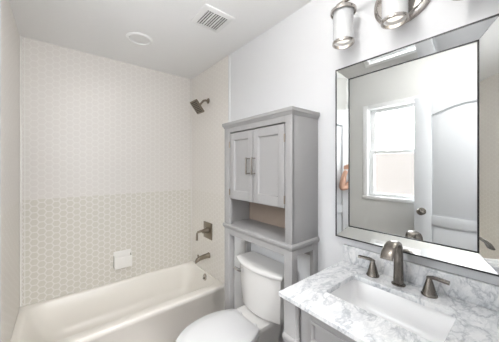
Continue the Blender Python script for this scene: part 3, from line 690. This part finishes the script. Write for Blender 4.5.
# ------------------------------------------------------------------ photographer in the hall (seen in the mirror's left border)
def skinned(name, joints, edges, m, parent, sub=2, root=0):
    me = bpy.data.meshes.new(name); me.from_pydata([j[0] for j in joints], edges, []); me.materials.append(m)
    o = bpy.data.objects.new(name, me); COL.objects.link(o)
    md = o.modifiers.new('skin', 'SKIN'); md.use_smooth_shade = True
    for i, j in enumerate(joints):
        r = j[1]; me.skin_vertices[0].data[i].radius = (r, r) if not isinstance(r, tuple) else r
    me.skin_vertices[0].data[root].use_root = True
    s = o.modifiers.new('sub', 'SUBSURF'); s.levels = sub; s.render_levels = sub
    if parent:
        o.parent = parent
        if parent.parent is None: o.matrix_parent_inverse = Matrix.Translation(-Vector(parent.location))
    return o
PX, PY = 0.25, -0.31
pr = thing('person', 'person in white shirt and black trousers holding a camera in the doorway', 'person', (PX, PY, 0))
J = []; E_ = []
def j(x, y, z, r, to=None):
    J.append(((x, y, z), r)); i = len(J) - 1
    if to is not None: E_.append((to, i))
    return i
pel = j(PX, PY - 0.02, 0.93, (0.150, 0.10)); ab = j(PX, PY, 1.08, (0.130, 0.09), pel); ch = j(PX, PY, 1.27, (0.155, 0.10), ab); nb = j(PX, PY, 1.40, (0.075, 0.065), ch); nk_ = j(PX, PY + 0.015, 1.47, 0.052, nb)
hd0 = j(PX, PY + 0.035, 1.54, (0.066, 0.072), nk_); hd1 = j(PX, PY + 0.035, 1.62, (0.076, 0.090), hd0); hd2 = j(PX, PY + 0.025, 1.68, (0.062, 0.075), hd1)
# left arm reaches forward past the camera, elbow bent, hand back on the lens side; right hand holds the grip
ARM = {-1: [(PX - 0.165, PY + 0.03, 1.375), (0.152, 0.125, 1.190), (0.162, 0.100, 1.340), (0.166, 0.075, 1.390)],
       1: [(PX + 0.175, PY, 1.375), (PX + 0.24, PY + 0.06, 1.13), (0.345, -0.170, 1.310), (0.315, -0.155, 1.355)]}
for s_ in (-1, 1):
    a = ARM[s_]; shd = j(*a[0], 0.055, nb); el = j(*a[1], 0.040, shd); wr = j(*a[2], 0.027, el); hn = j(*a[3], (0.022, 0.034), wr)
    hip = j(PX + s_ * 0.095, PY - 0.02, 0.86, 0.088, pel); kn_ = j(PX + s_ * 0.105, PY - 0.01, 0.48, 0.060, hip); an = j(PX + s_ * 0.11, PY - 0.03, 0.09, 0.040, kn_); to_ = j(PX + s_ * 0.12, PY + 0.09, 0.035, 0.032, an)
skinned('body', J, E_, M['skin'], pr)
for s_ in (-1, 1):
    hx, hy, hz = ARM[s_][3]
    for k in range(4):
        ln = (0.030, 0.036, 0.033, 0.026)[k]; oy = -0.026 + 0.017 * k
        b0_ = (hx, hy + oy * 0.8, hz + 0.012); b1_ = (hx - s_ * 0.004, hy + oy, hz + 0.020 + ln * 0.6); b2_ = (hx - s_ * 0.014, hy + oy - 0.006, hz + 0.026 + ln)
        part(MB().tube([b0_, b1_, b2_], [0.009, 0.0085, 0.0065], 8), 'finger', M['skin'], pr)
    part(MB().tube([(hx, hy - 0.022, hz - 0.012), (hx - s_ * 0.016, hy - 0.034, hz + 0.004), (hx - s_ * 0.022, hy - 0.040, hz + 0.024)], [0.011, 0.010, 0.008], 8), 'thumb', M['skin'], pr)
sj = [((PX, PY - 0.01, 0.90), (0.168, 0.118)), ((PX, PY + .005, 1.08), (0.150, 0.108)), ((PX, PY, 1.27), (0.170, 0.115)), ((PX, PY, 1.405), (0.085, 0.075))]
se = [(0, 1), (1, 2), (2, 3)]
for s_ in (-1, 1):
    a0_, a1_ = Vector(ARM[s_][0]), Vector(ARM[s_][1])
    sj += [(tuple(a0_ + Vector((0, 0, 0.004))), 0.067), (tuple(a0_.lerp(a1_, 0.45)), 0.058)]; n_ = len(sj); se += [(3, n_ - 2), (n_ - 2, n_ - 1)]
skinned('shirt', sj, se, M['shirt'], pr)
tj = [((PX, PY - 0.02, 0.95), (0.160, 0.112))]; te = []
for s_ in (-1, 1):
    tj += [((PX + s_ * 0.098, PY - .02, 0.85), 0.100), ((PX + s_ * 0.105, PY - .01, 0.48), 0.074), ((PX + s_ * 0.11, PY - .03, 0.12), 0.060)]; n_ = len(tj); te += [(0, n_ - 3), (n_ - 3, n_ - 2), (n_ - 2, n_ - 1)]
skinned('trousers', tj, te, M['pants'], pr)
skinned('hair', [((PX, PY + 0.005, 1.60), (0.074, 0.085)), ((PX, PY + 0.008, 1.67), (0.082, 0.092)), ((PX, PY + 0.015, 1.715), (0.055, 0.065))], [(0, 1), (1, 2)], M['hair'], pr)
part(MB().lathe([(0, 0), (0.010, 0.003), (0.013, 0.012), (0.007, 0.022), (0, 0.024)], (PX, PY + 0.125, 1.585), (0, 1, 0), 12), 'nose', M['skin'], pr)
for s_ in (-1, 1):
    part(MB().lathe([(0, -0.008), (0.007, -0.005), (0.009, 0), (0.007, 0.005), (0, 0.008)], (PX + s_ * 0.030, PY + 0.118, 1.615), (0, 1, 0), 12), 'eye', M['hair'], pr)
    part(MB().lathe([(0, -0.03), (0.010, -0.015), (0.012, 0.0), (0.008, 0.02), (0, 0.03)], (PX + s_ * 0.082, PY + 0.03, 1.595), (0, 0, 1), 12), 'ear', M['skin'], pr)
part(MB().tube([(PX - 0.022, PY + 0.121, 1.548), (PX, PY + 0.127, 1.547), (PX + 0.022, PY + 0.121, 1.548)], 0.004, 8), 'mouth', M['skin'], pr)
CY_ = -math.radians(39.156); FWD = Vector((math.sin(-CY_), math.cos(-CY_), 0)); CM = Matrix.Translation(Vector(CAMP)) @ Matrix.Rotation(CY_, 4, 'Z')
def camgeo(fn):
    mb = MB(); fn(mb); bmesh.ops.transform(mb.bm, matrix=CM, verts=mb.bm.verts[:]); return mb
ca = thing('photo_camera', 'black photo camera held by the person standing in the doorway', 'camera', tuple(Vector(CAMP) - FWD * 0.09 + Vector((0, 0, -0.05))))
part(camgeo(lambda m: m.box(-0.062, 0.062, -0.125, -0.075, -0.045, 0.040, 0.008).box(-0.026, 0.026, -0.12, -0.08, 0.036, 0.065, 0.008)), 'camera_body', M['black'], ca)
part(camgeo(lambda m: m.cyl((0, -0.076, 0), (0, -0.020, 0), 0.034)), 'lens', M['black'], ca)
